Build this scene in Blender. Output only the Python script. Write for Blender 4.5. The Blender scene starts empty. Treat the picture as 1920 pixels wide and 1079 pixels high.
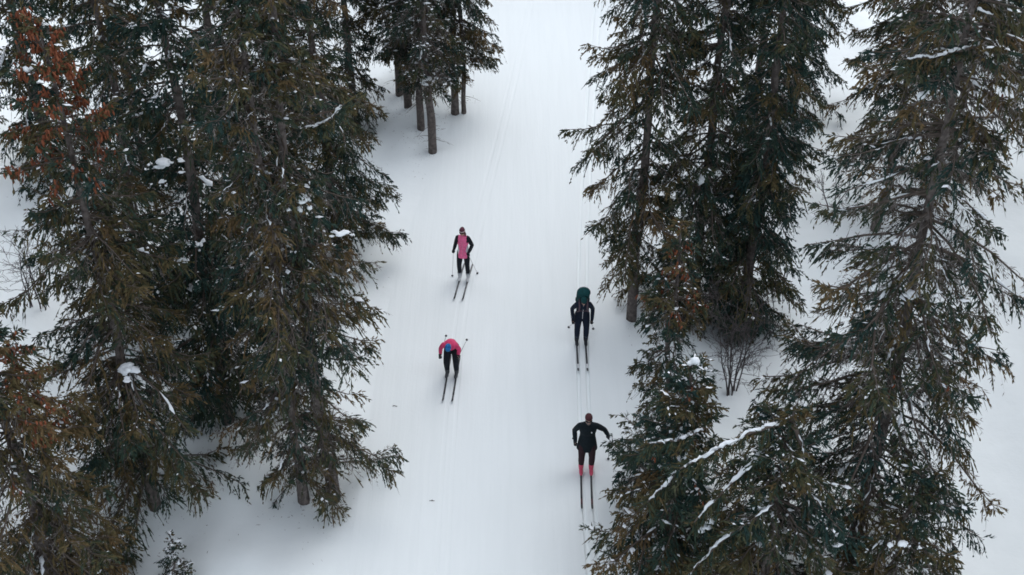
import bpy, math, random
import numpy as np
from mathutils import Vector

# ------------------------------------------------------------------ camera, light, exposure
S = bpy.context.scene
C = bpy.context.collection
R = math.radians
CAM_Z = 20.918
cam = bpy.data.cameras.new('camera'); camo = bpy.data.objects.new('camera', cam); C.objects.link(camo)
cam.sensor_width = 36; cam.lens = 38.3625; cam.clip_start = 0.1; cam.clip_end = 3000
camo.location = (0, 0, CAM_Z); camo.rotation_euler = (R(90 - 33), 0, 0)
S.camera = camo

SUN_EL, SUN_AZ = R(62), R(35)          # veiled sun, ahead and to the right of the camera
w = bpy.data.worlds.new('World'); S.world = w; w.use_nodes = True
nt = w.node_tree; nt.nodes.clear()
sky = nt.nodes.new('ShaderNodeTexSky'); sky.sky_type = 'NISHITA'; sky.sun_disc = False
sky.sun_elevation = SUN_EL; sky.sun_rotation = SUN_AZ; sky.air_density = 1.0; sky.dust_density = 1.5; sky.ozone_density = 1.0
hs = nt.nodes.new('ShaderNodeHueSaturation'); hs.inputs['Saturation'].default_value = 0.42   # thin overcast: the blue is veiled
bg = nt.nodes.new('ShaderNodeBackground'); bg.inputs['Strength'].default_value = 0.15
out = nt.nodes.new('ShaderNodeOutputWorld')
nt.links.new(sky.outputs[0], hs.inputs['Color']); nt.links.new(hs.outputs[0], bg.inputs[0]); nt.links.new(bg.outputs[0], out.inputs[0])

sl = bpy.data.lights.new('sun', 'SUN'); sl.energy = 0.5; sl.angle = R(120); sl.color = (1.0, 0.96, 0.9)
so = bpy.data.objects.new('sun', sl); C.objects.link(so)
sd = Vector((math.sin(SUN_AZ) * math.cos(SUN_EL), math.cos(SUN_AZ) * math.cos(SUN_EL), math.sin(SUN_EL)))
so.rotation_euler = sd.to_track_quat('Z', 'Y').to_euler(); so.location = (0, 0, 60)

S.view_settings.view_transform = 'Standard'; S.view_settings.look = 'None'
S.view_settings.exposure = 0.88; S.view_settings.gamma = 1.0; S.view_settings.use_curve_mapping = False
S.render.engine = 'CYCLES'
S.cycles.use_denoising = True
S.cycles.pixel_filter_type = 'BLACKMAN_HARRIS'; S.cycles.filter_width = 1.7
S.cycles.max_bounces = 6; S.cycles.diffuse_bounces = 4

# ------------------------------------------------------------------ materials
def mat(name, col, rough=0.8, spec=0.2, var=0.15, scale=8.0, bump=0.0, bscale=60.0):
    m = bpy.data.materials.new(name); m.use_nodes = True; n = m.node_tree; b = n.nodes['Principled BSDF']
    b.inputs['Roughness'].default_value = rough; b.inputs['Specular IOR Level'].default_value = spec
    tc = n.nodes.new('ShaderNodeTexCoord')
    nz = n.nodes.new('ShaderNodeTexNoise'); nz.inputs['Scale'].default_value = scale; nz.inputs['Detail'].default_value = 4
    n.links.new(tc.outputs['Object'], nz.inputs['Vector'])
    rp = n.nodes.new('ShaderNodeValToRGB')
    rp.color_ramp.elements[0].position = 0.3; rp.color_ramp.elements[1].position = 0.7
    rp.color_ramp.elements[0].color = tuple(c * (1 - var) for c in col) + (1,)
    rp.color_ramp.elements[1].color = tuple(min(1, c * (1 + var)) for c in col) + (1,)
    n.links.new(nz.outputs['Fac'], rp.inputs['Fac']); n.links.new(rp.outputs['Color'], b.inputs['Base Color'])
    if bump:
        nb = n.nodes.new('ShaderNodeTexNoise'); nb.inputs['Scale'].default_value = bscale; nb.inputs['Detail'].default_value = 5
        n.links.new(tc.outputs['Object'], nb.inputs['Vector'])
        bp = n.nodes.new('ShaderNodeBump'); bp.inputs['Strength'].default_value = bump; bp.inputs['Distance'].default_value = 0.02
        n.links.new(nb.outputs['Fac'], bp.inputs['Height']); n.links.new(bp.outputs['Normal'], b.inputs['Normal'])
    return m

def ramp_mat(name, stops, rough=0.85, spec=0.15):
    """colour from a per-twig 'tint' attribute: each spray keeps its own pigment"""
    m = bpy.data.materials.new(name); m.use_nodes = True; n = m.node_tree; b = n.nodes['Principled BSDF']
    b.inputs['Roughness'].default_value = rough; b.inputs['Specular IOR Level'].default_value = spec
    a = n.nodes.new('ShaderNodeAttribute'); a.attribute_name = 'tint'
    rp = n.nodes.new('ShaderNodeValToRGB'); el = rp.color_ramp.elements
    while len(el) < len(stops): el.new(0.5)
    for e, (p, c) in zip(el, stops): e.position = p; e.color = tuple(c) + (1,)
    n.links.new(a.outputs['Fac'], rp.inputs['Fac']); n.links.new(rp.outputs['Color'], b.inputs['Base Color'])
    return m

def snow_ground_mat(name, groomed):
    m = bpy.data.materials.new(name); m.use_nodes = True; n = m.node_tree; b = n.nodes['Principled BSDF']
    b.inputs['Roughness'].default_value = 0.75; b.inputs['Specular IOR Level'].default_value = 0.15
    tc = n.nodes.new('ShaderNodeTexCoord')
    mp = n.nodes.new('ShaderNodeMapping')
    mp.inputs['Scale'].default_value = (3.2, 0.10, 1.0) if groomed else (0.9, 0.9, 0.9)
    n.links.new(tc.outputs['Object'], mp.inputs['Vector'])
    n1 = n.nodes.new('ShaderNodeTexNoise'); n1.inputs['Scale'].default_value = 1.6; n1.inputs['Detail'].default_value = 6; n1.inputs['Roughness'].default_value = 0.6
    n.links.new(mp.outputs[0], n1.inputs['Vector'])
    n2 = n.nodes.new('ShaderNodeTexNoise'); n2.inputs['Scale'].default_value = 14; n2.inputs['Detail'].default_value = 4
    n.links.new(tc.outputs['Object'], n2.inputs['Vector'])
    rp = n.nodes.new('ShaderNodeValToRGB')
    rp.color_ramp.elements[0].position = 0.25; rp.color_ramp.elements[0].color = (0.785, 0.838, 0.838, 1)
    rp.color_ramp.elements[1].position = 0.75; rp.color_ramp.elements[1].color = (0.82, 0.872, 0.872, 1)
    n.links.new(n1.outputs['Fac'], rp.inputs['Fac']); n.links.new(rp.outputs['Color'], b.inputs['Base Color'])
    b1 = n.nodes.new('ShaderNodeBump'); b1.inputs['Strength'].default_value = 0.4 if groomed else 0.3; b1.inputs['Distance'].default_value = 0.03 if groomed else 0.08
    n.links.new(n1.outputs['Fac'], b1.inputs['Height'])
    b2 = n.nodes.new('ShaderNodeBump'); b2.inputs['Strength'].default_value = 0.2; b2.inputs['Distance'].default_value = 0.012
    n.links.new(n2.outputs['Fac'], b2.inputs['Height']); n.links.new(b1.outputs['Normal'], b2.inputs['Normal'])
    n.links.new(b2.outputs['Normal'], b.inputs['Normal'])
    return m

M = dict(
    trail=snow_ground_mat('groomed_snow', True), drift=snow_ground_mat('deep_snow', False),
    snow=mat('branch_snow', (0.82, 0.86, 0.88), 0.8, 0.1, 0.04, 6, 0.3, 30),
    bark=mat('spruce_bark', (0.120, 0.104, 0.096), 0.95, 0.1, 0.45, 9, 0.9, 22),
    limb=mat('spruce_limb', (0.095, 0.078, 0.066), 0.95, 0.1, 0.4, 6),
    twig=mat('bare_twig', (0.085, 0.075, 0.075), 0.95, 0.1, 0.3, 6),
    needle=ramp_mat('spruce_needles', [(0, (0.020, 0.044, 0.039)), (0.35, (0.034, 0.052, 0.034)), (0.62, (0.078, 0.068, 0.031)), (1, (0.128, 0.086, 0.042))]),
    dead=ramp_mat('lichen_twigs', [(0, (0.10, 0.088, 0.080)), (0.5, (0.16, 0.14, 0.128)), (1, (0.23, 0.21, 0.195))], 0.95, 0.05),
    cone=ramp_mat('spruce_cones', [(0, (0.12, 0.038, 0.020)), (0.5, (0.20, 0.066, 0.034)), (1, (0.28, 0.105, 0.055))], 0.8, 0.15),
)

# ------------------------------------------------------------------ mesh helpers
def make_mesh(name, V, Q=None, T=None, tint=None, smooth=False):
    me = bpy.data.meshes.new(name)
    V = np.asarray(V, np.float32).reshape(-1, 3)
    Q = np.zeros((0, 4), np.int32) if Q is None else np.asarray(Q, np.int32).reshape(-1, 4)
    T = np.zeros((0, 3), np.int32) if T is None else np.asarray(T, np.int32).reshape(-1, 3)
    me.vertices.add(len(V)); me.vertices.foreach_set('co', V.ravel())
    nl = Q.size + T.size
    me.loops.add(nl); me.loops.foreach_set('vertex_index', np.concatenate([Q.ravel(), T.ravel()]).astype(np.int32))
    npoly = len(Q) + len(T); me.polygons.add(npoly)
    st = np.concatenate([np.arange(len(Q)) * 4, Q.size + np.arange(len(T)) * 3]).astype(np.int32)
    me.polygons.foreach_set('loop_start', st)
    if smooth: me.polygons.foreach_set('use_smooth', np.ones(npoly, bool))
    if tint is not None:
        a = me.attributes.new('tint', 'FLOAT', 'POINT'); a.data.foreach_set('value', np.asarray(tint, np.float32))
    me.update(calc_edges=True); me.validate()
    return me

class Geo:
    def __init__(s): s.V = []; s.Q = []; s.T = []; s.t = []; s.n = 0
    def add(s, V, Q=None, T=None, tint=0.5):
        V = np.asarray(V, float).reshape(-1, 3)
        if Q is not None and len(Q): s.Q.append(np.asarray(Q).reshape(-1, 4) + s.n)
        if T is not None and len(T): s.T.append(np.asarray(T).reshape(-1, 3) + s.n)
        s.t.append(np.broadcast_to(np.asarray(tint, float), (len(V),)) if np.ndim(tint) == 0 else np.asarray(tint, float))
        s.V.append(V); s.n += len(V)
    def mesh(s, name, smooth=False):
        return make_mesh(name, np.concatenate(s.V), np.concatenate(s.Q) if s.Q else None,
                         np.concatenate(s.T) if s.T else None, np.concatenate(s.t), smooth)

def obj(name, me, m=None, parent=None, loc=None):
    o = bpy.data.objects.new(name, me); C.objects.link(o)
    if m is not None and me is not None:
        me.materials.clear(); me.materials.append(m)
    if parent is not None: o.parent = parent
    if loc is not None: o.location = loc
    return o

def empty(name, loc, label, cat, group=None, rz=0.0):
    o = bpy.data.objects.new(name, None); C.objects.link(o); o.location = loc; o.rotation_euler = (0, 0, rz)
    o.empty_display_size = 0.3
    tag(o, label, cat, group); return o

def tag(o, label, cat, group=None, kind=None):
    o['label'] = label; o['category'] = cat
    if group: o['group'] = group
    if kind: o['kind'] = kind
    return o

def nrm(a):
    return a / np.maximum(np.linalg.norm(a, axis=-1, keepdims=True), 1e-9)

def tubes(P, Rd, sides=5, squash=1.0, cap=True):
    """P (N,K,3) centre lines, Rd (N,K) radii -> V, Q, T"""
    P = np.asarray(P, float); Rd = np.asarray(Rd, float)
    if P.ndim == 2: P = P[None]; Rd = Rd[None]
    N, K, _ = P.shape
    T = nrm(np.gradient(P, axis=1))
    ref = np.zeros_like(T); ref[..., 0] = 1.0
    vert = np.abs(T[..., 0]) > 0.9; ref[vert] = (0, 1, 0)
    A = nrm(np.cross(T, ref)); B = np.cross(T, A)
    th = np.linspace(0, 2 * np.pi, sides, endpoint=False)
    off = A[:, :, None, :] * np.cos(th)[None, None, :, None] + B[:, :, None, :] * np.sin(th)[None, None, :, None]
    off = off * Rd[:, :, None, None]; off[..., 2] *= squash
    V = (P[:, :, None, :] + off).reshape(-1, 3)
    n, k, j = np.meshgrid(np.arange(N), np.arange(K - 1), np.arange(sides), indexing='ij')
    j2 = (j + 1) % sides; b = (n * K + k) * sides; b2 = b + sides
    Q = np.stack([b + j, b + j2, b2 + j2, b2 + j], -1).reshape(-1, 4)
    Tt = None
    if cap:
        nn, jj = np.meshgrid(np.arange(N), np.arange(1, sides - 1), indexing='ij')
        b0 = nn * K * sides; b1 = b0 + (K - 1) * sides
        Tt = np.concatenate([np.stack([b0, b0 + jj + 1, b0 + jj], -1).reshape(-1, 3), np.stack([b1, b1 + jj, b1 + jj + 1], -1).reshape(-1, 3)])
    return V, Q, Tt

def sphere(c, r, seg=10, rings=7, sc=(1, 1, 1)):
    th = np.linspace(0, np.pi, rings); K = rings
    z = np.cos(th); s = np.maximum(np.sin(th), 1e-3)
    ph = np.linspace(0, 2 * np.pi, seg, endpoint=False)
    V = np.stack([s[:, None] * np.cos(ph), s[:, None] * np.sin(ph), np.repeat(z[:, None], seg, 1)], -1).reshape(-1, 3)
    k, j = np.meshgrid(np.arange(K - 1), np.arange(seg), indexing='ij'); j2 = (j + 1) % seg
    Q = np.stack([k * seg + j, (k + 1) * seg + j, (k + 1) * seg + j2, k * seg + j2], -1).reshape(-1, 4)
    return V * np.asarray(sc) * r + np.asarray(c, float), Q

def snow_blob(c, r, seed, flat=0.7, stretch=(1, 1)):
    """an uneven lump of settled snow"""
    rg = np.random.default_rng(seed)
    V, Q = sphere((0, 0, 0), 1.0, 12, 9)
    d = 1.0; r = r * .72
    for q in range(14):
        k = rg.normal(size=3) * (1.8 if q < 7 else 4.5); d = d + (0.17 if q < 7 else .07) * np.sin(V @ k + rg.uniform(0, 6.3))
    V = V * np.asarray(d)[:, None]; V[:, 2] = np.where(V[:, 2] < 0, V[:, 2] * 0.45, V[:, 2])
    V = V * np.array([stretch[0], stretch[1], flat]) * r + np.asarray(c, float)
    return V, Q

# ------------------------------------------------------------------ terrain
SLOPE = math.tan(R(9))
def curve(pts):
    py, px = np.array([p[0] for p in pts], float), np.array([p[1] for p in pts], float)
    yy = np.linspace(-120, 620, 1481); xx = np.interp(yy, py, px)
    ker = np.exp(-0.5 * (np.arange(-12, 13) / 5.0) ** 2); ker /= ker.sum()
    xx = np.convolve(np.pad(xx, 12, mode='edge'), ker, mode='valid')
    return lambda y: np.interp(y, yy, xx)
left_edge = curve([(0, -3.7), (19, -3.6), (27, -3.45), (35, -1.9), (43, -0.7), (60, 1.0), (100, 4), (600, 4)])
right_edge = curve([(0, 2.75), (19, 2.75), (24, 2.95), (43, 4.3), (60, 6.0), (100, 10), (600, 10)])
left_track = curve([(0, -1.50), (17, -1.53), (22.5, -1.56), (26.2, -1.37), (35.5, -0.1), (43, 0.75), (60, 2.6), (100, 6), (600, 6)])
right_track = curve([(0, 1.82), (16.6, 1.80), (19.4, 1.76), (23.7, 1.85), (27.5, 2.06), (35, 2.70), (43, 3.45), (60, 5.2), (100, 8.4), (600, 8.4)])

def smooth01(t): t = np.clip(t, 0, 1); return t * t * (3 - 2 * t)
def base_z(y):
    y = np.asarray(y, float)
    up = SLOPE * (70 + 90 * (1 - np.exp(-np.maximum(y - 70, 0) / 90)))
    dn = -SLOPE * (5 + 25 * (1 - np.exp(-np.maximum(-5 - y, 0) / 25)))
    return np.where(y > 70, up, np.where(y < -5, dn, SLOPE * y))

WELLS = []        # (x, y, radius, depth) hollows round the trunks
def ground_z(x, y):
    x = np.asarray(x, float); y = np.asarray(y, float)
    z = base_z(y)
    dl = left_edge(y) - x; dr = x - right_edge(y); d = np.maximum(dl, dr)
    und = (0.5 * np.sin(0.9 * x + 0.5 * y + 1.3) * np.sin(0.45 * y - 0.35 * x) + 0.32 * np.sin(1.9 * x - 0.7 * y) * np.sin(1.3 * y + 0.6 * x + 2)
           + 0.25 * np.sin(0.31 * x + 2.0) * np.sin(0.27 * y) + 0.1 * np.sin(4.1 * x + 1.7 * y) * np.sin(3.3 * y - x))
    z = z + 0.16 * smooth01(d / 1.3) + 0.30 * und * smooth01((d - 0.2) / 2.5)
    for wx, wy, wr, wd in WELLS:
        r2 = ((x - wx) ** 2 + (y - wy) ** 2) / (wr * wr)
        z = z - wd * np.exp(-r2) * smooth01(d / 0.8) + 0.35 * wd * np.exp(-((np.sqrt(r2) - 1.7) ** 2) * 2.5) * smooth01(d / 0.8)
    return z
def gz(x, y): return float(ground_z(np.array([x]), np.array([y]))[0])
GAUGE = 0.12

# ------------------------------------------------------------------ where the trees stand (metres; trail runs along +y)
# x, y, height, trunk radius, crown base height, crown radius, dead-twig share, olive share, cones, snow, density, seed
TREES = {
 'cone_left':   (-8.2, 18.27, 11.5, .15, 0.9, 2.45, .45, .50, 1300, .45, 1.00, 11, 'tall spruce at far left with thick red-brown cones crowding its pointed top'),
 'edge_left':   (-4.17, 18.72, 15.5, .17, 0.9, 1.95, 0.6, .48, 25, .75, 1.00, 12, 'spruce nearest the left side of the trail, its long trunk showing below the drooping branches'),
 'twin_left':   (-4.85, 18.60, 14.8, .14, 0.8, 1.9, 0.7, .52, 10, .70, .90, 13, 'thinner spruce close against the left of the trailside spruce, trunk half hidden by grey twigs'),
 'deep_left':   (-7.01, 20.80, 15.0, .17, 0.6, 2.10, .25, .30, 20, 1.25, 1.00, 14, 'dark spruce in the thick of the left stand carrying several big snow lumps'),
 'front_left':  (-9.41, 15.68, 8.6, .16, 0.6, 2.5, .50, 0.7, 1500, .30, 1.15, 15, 'brownish spruce filling the lower left corner with red cones at its top'),
 'behind_left': (-4.95, 26.60, 13.5, .16, 0.8, 2.00, .38, .42, 15, .85, .95, 16, 'spruce behind the left trailside spruces, beside the open snow with bare trunks'),
 'mid_left':    (-7.20, 25.40, 14.0, .16, 0.6, 2.00, .40, .40, 20, .8, .85, 17, 'spruce in the second row of the left stand, behind the snow-lump spruce'),
 'inner_left':  (-9.60, 24.20, 13.0, .16, 0.6, 1.90, .35, .42, 20, .6, .85, 18, 'spruce behind the cone-topped far-left spruce, deep in the left stand'),
 'trunk_front': (-2.61, 32.47, 12.0, .15, 2.2, 1.30, .75, .40, 0, .9, .85, 19, 'bare-trunked spruce standing foremost in the open snow at upper left with one snow cap'),
 'trunk_second':(-3.05, 33.64, 11.5, .13, 1.6, 1.35, .65, .45, 0, .9, .80, 20, 'bare-trunked spruce just left of and behind the foremost bare trunk'),
 'trunk_pair':  (-1.96, 34.73, 12.0, .15, 1.7, 1.60, .45, .50, 0, .7, .90, 21, 'thicker of the two trunks standing side by side at the upper trail edge'),
 'trunk_slim':  (-1.66, 34.76, 10.5, .09, 1.8, 1.45, .45, .48, 0, .7, .85, 22, 'slimmer of the two trunks standing side by side at the upper trail edge'),
 'trunk_third': (-3.57, 34.97, 12.0, .15, 1.2, 1.60, .45, .50, 0, .8, .80, 23, 'reddish bare trunk in the middle of the upper left trunk group'),
 'trunk_dark':  (-3.95, 35.90, 11.5, .11, 1.3, 1.60, .35, .35, 0, .8, .80, 24, 'thin dark trunk farthest left in the upper left trunk group'),
 'skirt_left':  (-5.30, 34.20, 11.5, .15, 0.3, 1.60, .35, .38, 0, .8, .80, 25, 'spruce with branches down to the snow, left of the upper trunk group'),
 'back_left':   (-7.20, 33.20, 12.0, .15, 0.4, 1.80, .35, .38, 0, .7, .75, 26, 'spruce at the back of the left stand, second left from the upper trunk group'),
 'thin_left':   (-11.4, 30.60, 11.0, .14, 0.5, 1.60, .35, .36, 0, .6, .70, 27, 'thin-crowned spruce at the top of the picture behind the cone-topped spruce, snow gleaming through'),
 'corner_left': (-14.7, 31.20, 11.0, .14, 0.3, 1.80, .30, .30, 0, .5, .75, 28, 'spruce behind the cone-topped spruce in the upper left corner'),
 'rim_left':    (-17.3, 32.30,  4.2, .10, 0.2, 1.20, .30, .25, 0, .5, .80, 29, 'small far spruce cut by the left picture edge, alone on open snow'),
 'edge_right':  (3.29, 24.65, 15.5, .15, 2.4, 2.3, .42, .55, 30, .55, 1.00, 31, 'tall spruce nearest the right side of the upper trail, bare trunk at its foot'),
 'core_right':  (5.05, 24.95, 15.0, .16, 0.5, 2.0, 0.55, .35, 25, .6, 1.1, 32, 'spruce in the middle of the dark right clump behind the trailside spruce'),
 'dark_right':  (6.22, 24.38, 14.5, .16, 0.2, 1.65, .22, .22, 30, .4, 1.25, 33, 'dense dark spruce with branches to the snow at the right of the clump'),
 'blue_right':  ( 9.55, 34.50, 11.5, .14, 0.8, 1.70, .30, .10, 0, .5, .75, 34, 'bluish spruce farther back between the dark clump and the big right spruce'),
 'gap_right':   ( 7.60, 31.50, 12.0, .14, 0.6, 1.60, .35, .35, 0, .5, .75, 35, 'spruce half hidden behind the dark clump, left of the bluish one'),
 'big_right':   (7.25, 16.45, 16.0, 0.15, 1.8, 2.95, 0.78, .48, 20, 1.1, 1.12, 36, 'big grey-twigged spruce at right with wide lichen-hung branches over open snow'),
 'olive_right': (10.91, 28.49, 13.0, .16, 2.6, 2.5, .45, .70, 10, .9, 1.0, 37, 'olive spruce behind the big right spruce with its trunk showing above the snow'),
 'back_right':  (13.60, 30.50, 12.0, .15, 1.8, 1.90, .45, .50, 0, .7, .75, 38, 'spruce at upper right behind the big grey-twigged spruce'),
 'rim_right':   (18.40, 37.30, 10.0, .14, 0.6, 1.60, .40, .30, 0, .5, .70, 39, 'far spruce cut by the upper right picture edge'),
 'slim_right':  (3.33, 18.20, 7.7, .10, 0.9, 1.4, .60, 0.5, 260, .55, 1.1, 40, 'slim greyish spruce beside the front skier with a tuft of orange cones on top'),
 'snowy_right': (3.23, 15.68, 6.7, .12, 0.3, 2.0, .18, .42, 25, 1.0, 1.15, 41, 'green spruce at lower right with a snow cap on its tip'),
 'bent_right':  (4.75, 14.60, 6.6, .13, 0.4, 2.45, .38, .42, 0, 1.0, 1.25, 42, 'spruce at the bottom right with a bent-over top and thick snow along its limbs'),
 'young_right': (7.30, 14.55, 5.2, .10, 0.2, 1.95, .45, .40, 0, .6, 1.15, 43, 'shorter spruce at the bottom edge under the big grey-twigged spruce'),
 'sapling':     (-7.17, 16.32,  1.55, .03, 0.05, .50, .30, .30, 0, 2.2, 1.60, 44, 'little snow-dusted spruce sapling at the bottom edge beside the lower left spruce'),
}
for k, t in TREES.items():
    WELLS.append((t[0], t[1], 0.35 + 0.18 * t[5] if t[4] > 1 else 0.75 * t[5], 0.16 if t[4] > 1 else 0.20))
WELLS.append((-6.6, 17.6, 1.2, 0.2))

# ------------------------------------------------------------------ snow: groomed trail and deep snow either side
def build_ground():
    ys = np.concatenate([np.linspace(-90, 8, 22)[:-1], np.arange(8, 50, 0.28), np.geomspace(50, 600, 45)])
    grd = np.array([-.085, -.065, -.052, -.044, -.036, -.026, -.013, 0, .013, .026, .036, .044, .052, .065, .085])
    def pair(tr): return [tr - GAUGE + grd[:, None], tr + GAUGE + grd[:, None]]
    le, re, lt, rt = left_edge(ys), right_edge(ys), left_track(ys), right_track(ys)
    def between(a, b, n):
        f = np.linspace(0, 1, n + 2)[1:-1][:, None]; return a[None] * (1 - f) + b[None] * f
    trail = [le[None], between(le, lt - .205, 16)] + pair(lt) + [between(lt + .205, rt - .205, 26)] + pair(rt) + [between(rt + .205, re, 10), re[None]]
    dep = []
    for blk, d in ((0, 0), (1, 0), (2, .007), (3, .007), (4, 0), (5, .038), (6, .038), (7, 0), (8, 0)):
        n = trail[blk].shape[0]
        dep.append(d * smooth01((.050 - np.abs(grd)) / .018) if n == 15 and blk in (2, 3, 5, 6) else np.zeros(n))
    X = np.concatenate(trail); D = np.concatenate(dep)
    def sheet(name, X, D, m):
        nc, nr = X.shape
        Y = np.broadcast_to(ys[None], X.shape)
        fade = np.exp(-np.maximum(ys - 45, 0) / 30)[None]
        wob = 0.75 + 0.35 * np.sin(ys * 0.9 + 0.4) * np.sin(ys * 0.37)
        Z = ground_z(X, Y) - D[:, None] * fade * wob[None]
        V = np.stack([X, Y, Z], -1).reshape(-1, 3)
        i, j = np.meshgrid(np.arange(nc - 1), np.arange(nr - 1), indexing='ij'); b = i * nr + j
        Q = np.stack([b, b + nr, b + nr + 1, b + 1], -1).reshape(-1, 4)
        return V, Q
    V, Q = sheet('t', X, D, None)
    o = obj('ski_trail', make_mesh('ski_trail', V, Q, smooth=True), M['trail'])
    tag(o, 'smooth groomed ski trail running uphill between the spruces', 'trail', kind='structure')
    g = Geo()
    offs = np.concatenate([np.linspace(0, 3, 16), np.linspace(3, 24, 64)[1:], np.geomspace(24, 320, 22)[1:]])
    V, Q = sheet('l', (le[None] - offs[::-1][:, None]), np.zeros(len(offs)), None); g.add(V, Q)
    V, Q = sheet('r', (re[None] + offs[:, None]), np.zeros(len(offs)), None); g.add(V, Q)
    o = obj('snow_ground', g.mesh('snow_ground', True), M['drift'])
    tag(o, 'deep untouched snow covering the forest floor', 'snow', kind='structure')
build_ground()

# ------------------------------------------------------------------ spruces
def ribbon(P, D, Ln, Wd, rg):
    """one pointed leaf-shaped face per twig"""
    s = nrm(np.cross(D, rg.normal(size=D.shape)))
    m = P + D * (Ln * 0.45)[:, None]
    V = np.stack([P, m + s * (Wd / 2)[:, None], P + D * Ln[:, None], m - s * (Wd / 2)[:, None]], 1)
    return V.reshape(-1, 3), np.arange(len(P) * 4).reshape(-1, 4)

def cone_mesh_batch(P, D, Ln, Rr):
    """hanging cones: six-sided spindles"""
    f = np.array([0, .18, .5, .82, 1.0]); rr = np.array([.35, .9, 1.0, .75, .15])
    PP = P[:, None, :] + D[:, None, :] * (f[None, :, None] * Ln[:, None, None])
    return tubes(PP, rr[None] * Rr[:, None], 5)

def trunk_line(H, lean, rg, K=22):
    t = np.linspace(0, 1, K); z = t * H
    ph = rg.uniform(0, 6.3, 4)
    x = lean[0] * t * H + 0.05 * np.sin(t * 7 + ph[0]) + 0.03 * np.sin(t * 17 + ph[1]) - 0.05 * np.sin(ph[0]) - 0.03 * np.sin(ph[1])
    y = lean[1] * t * H + 0.05 * np.sin(t * 6 + ph[2]) + 0.03 * np.sin(t * 15 + ph[3]) - 0.05 * np.sin(ph[2]) - 0.03 * np.sin(ph[3])
    return np.stack([x, y, z], -1)

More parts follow.
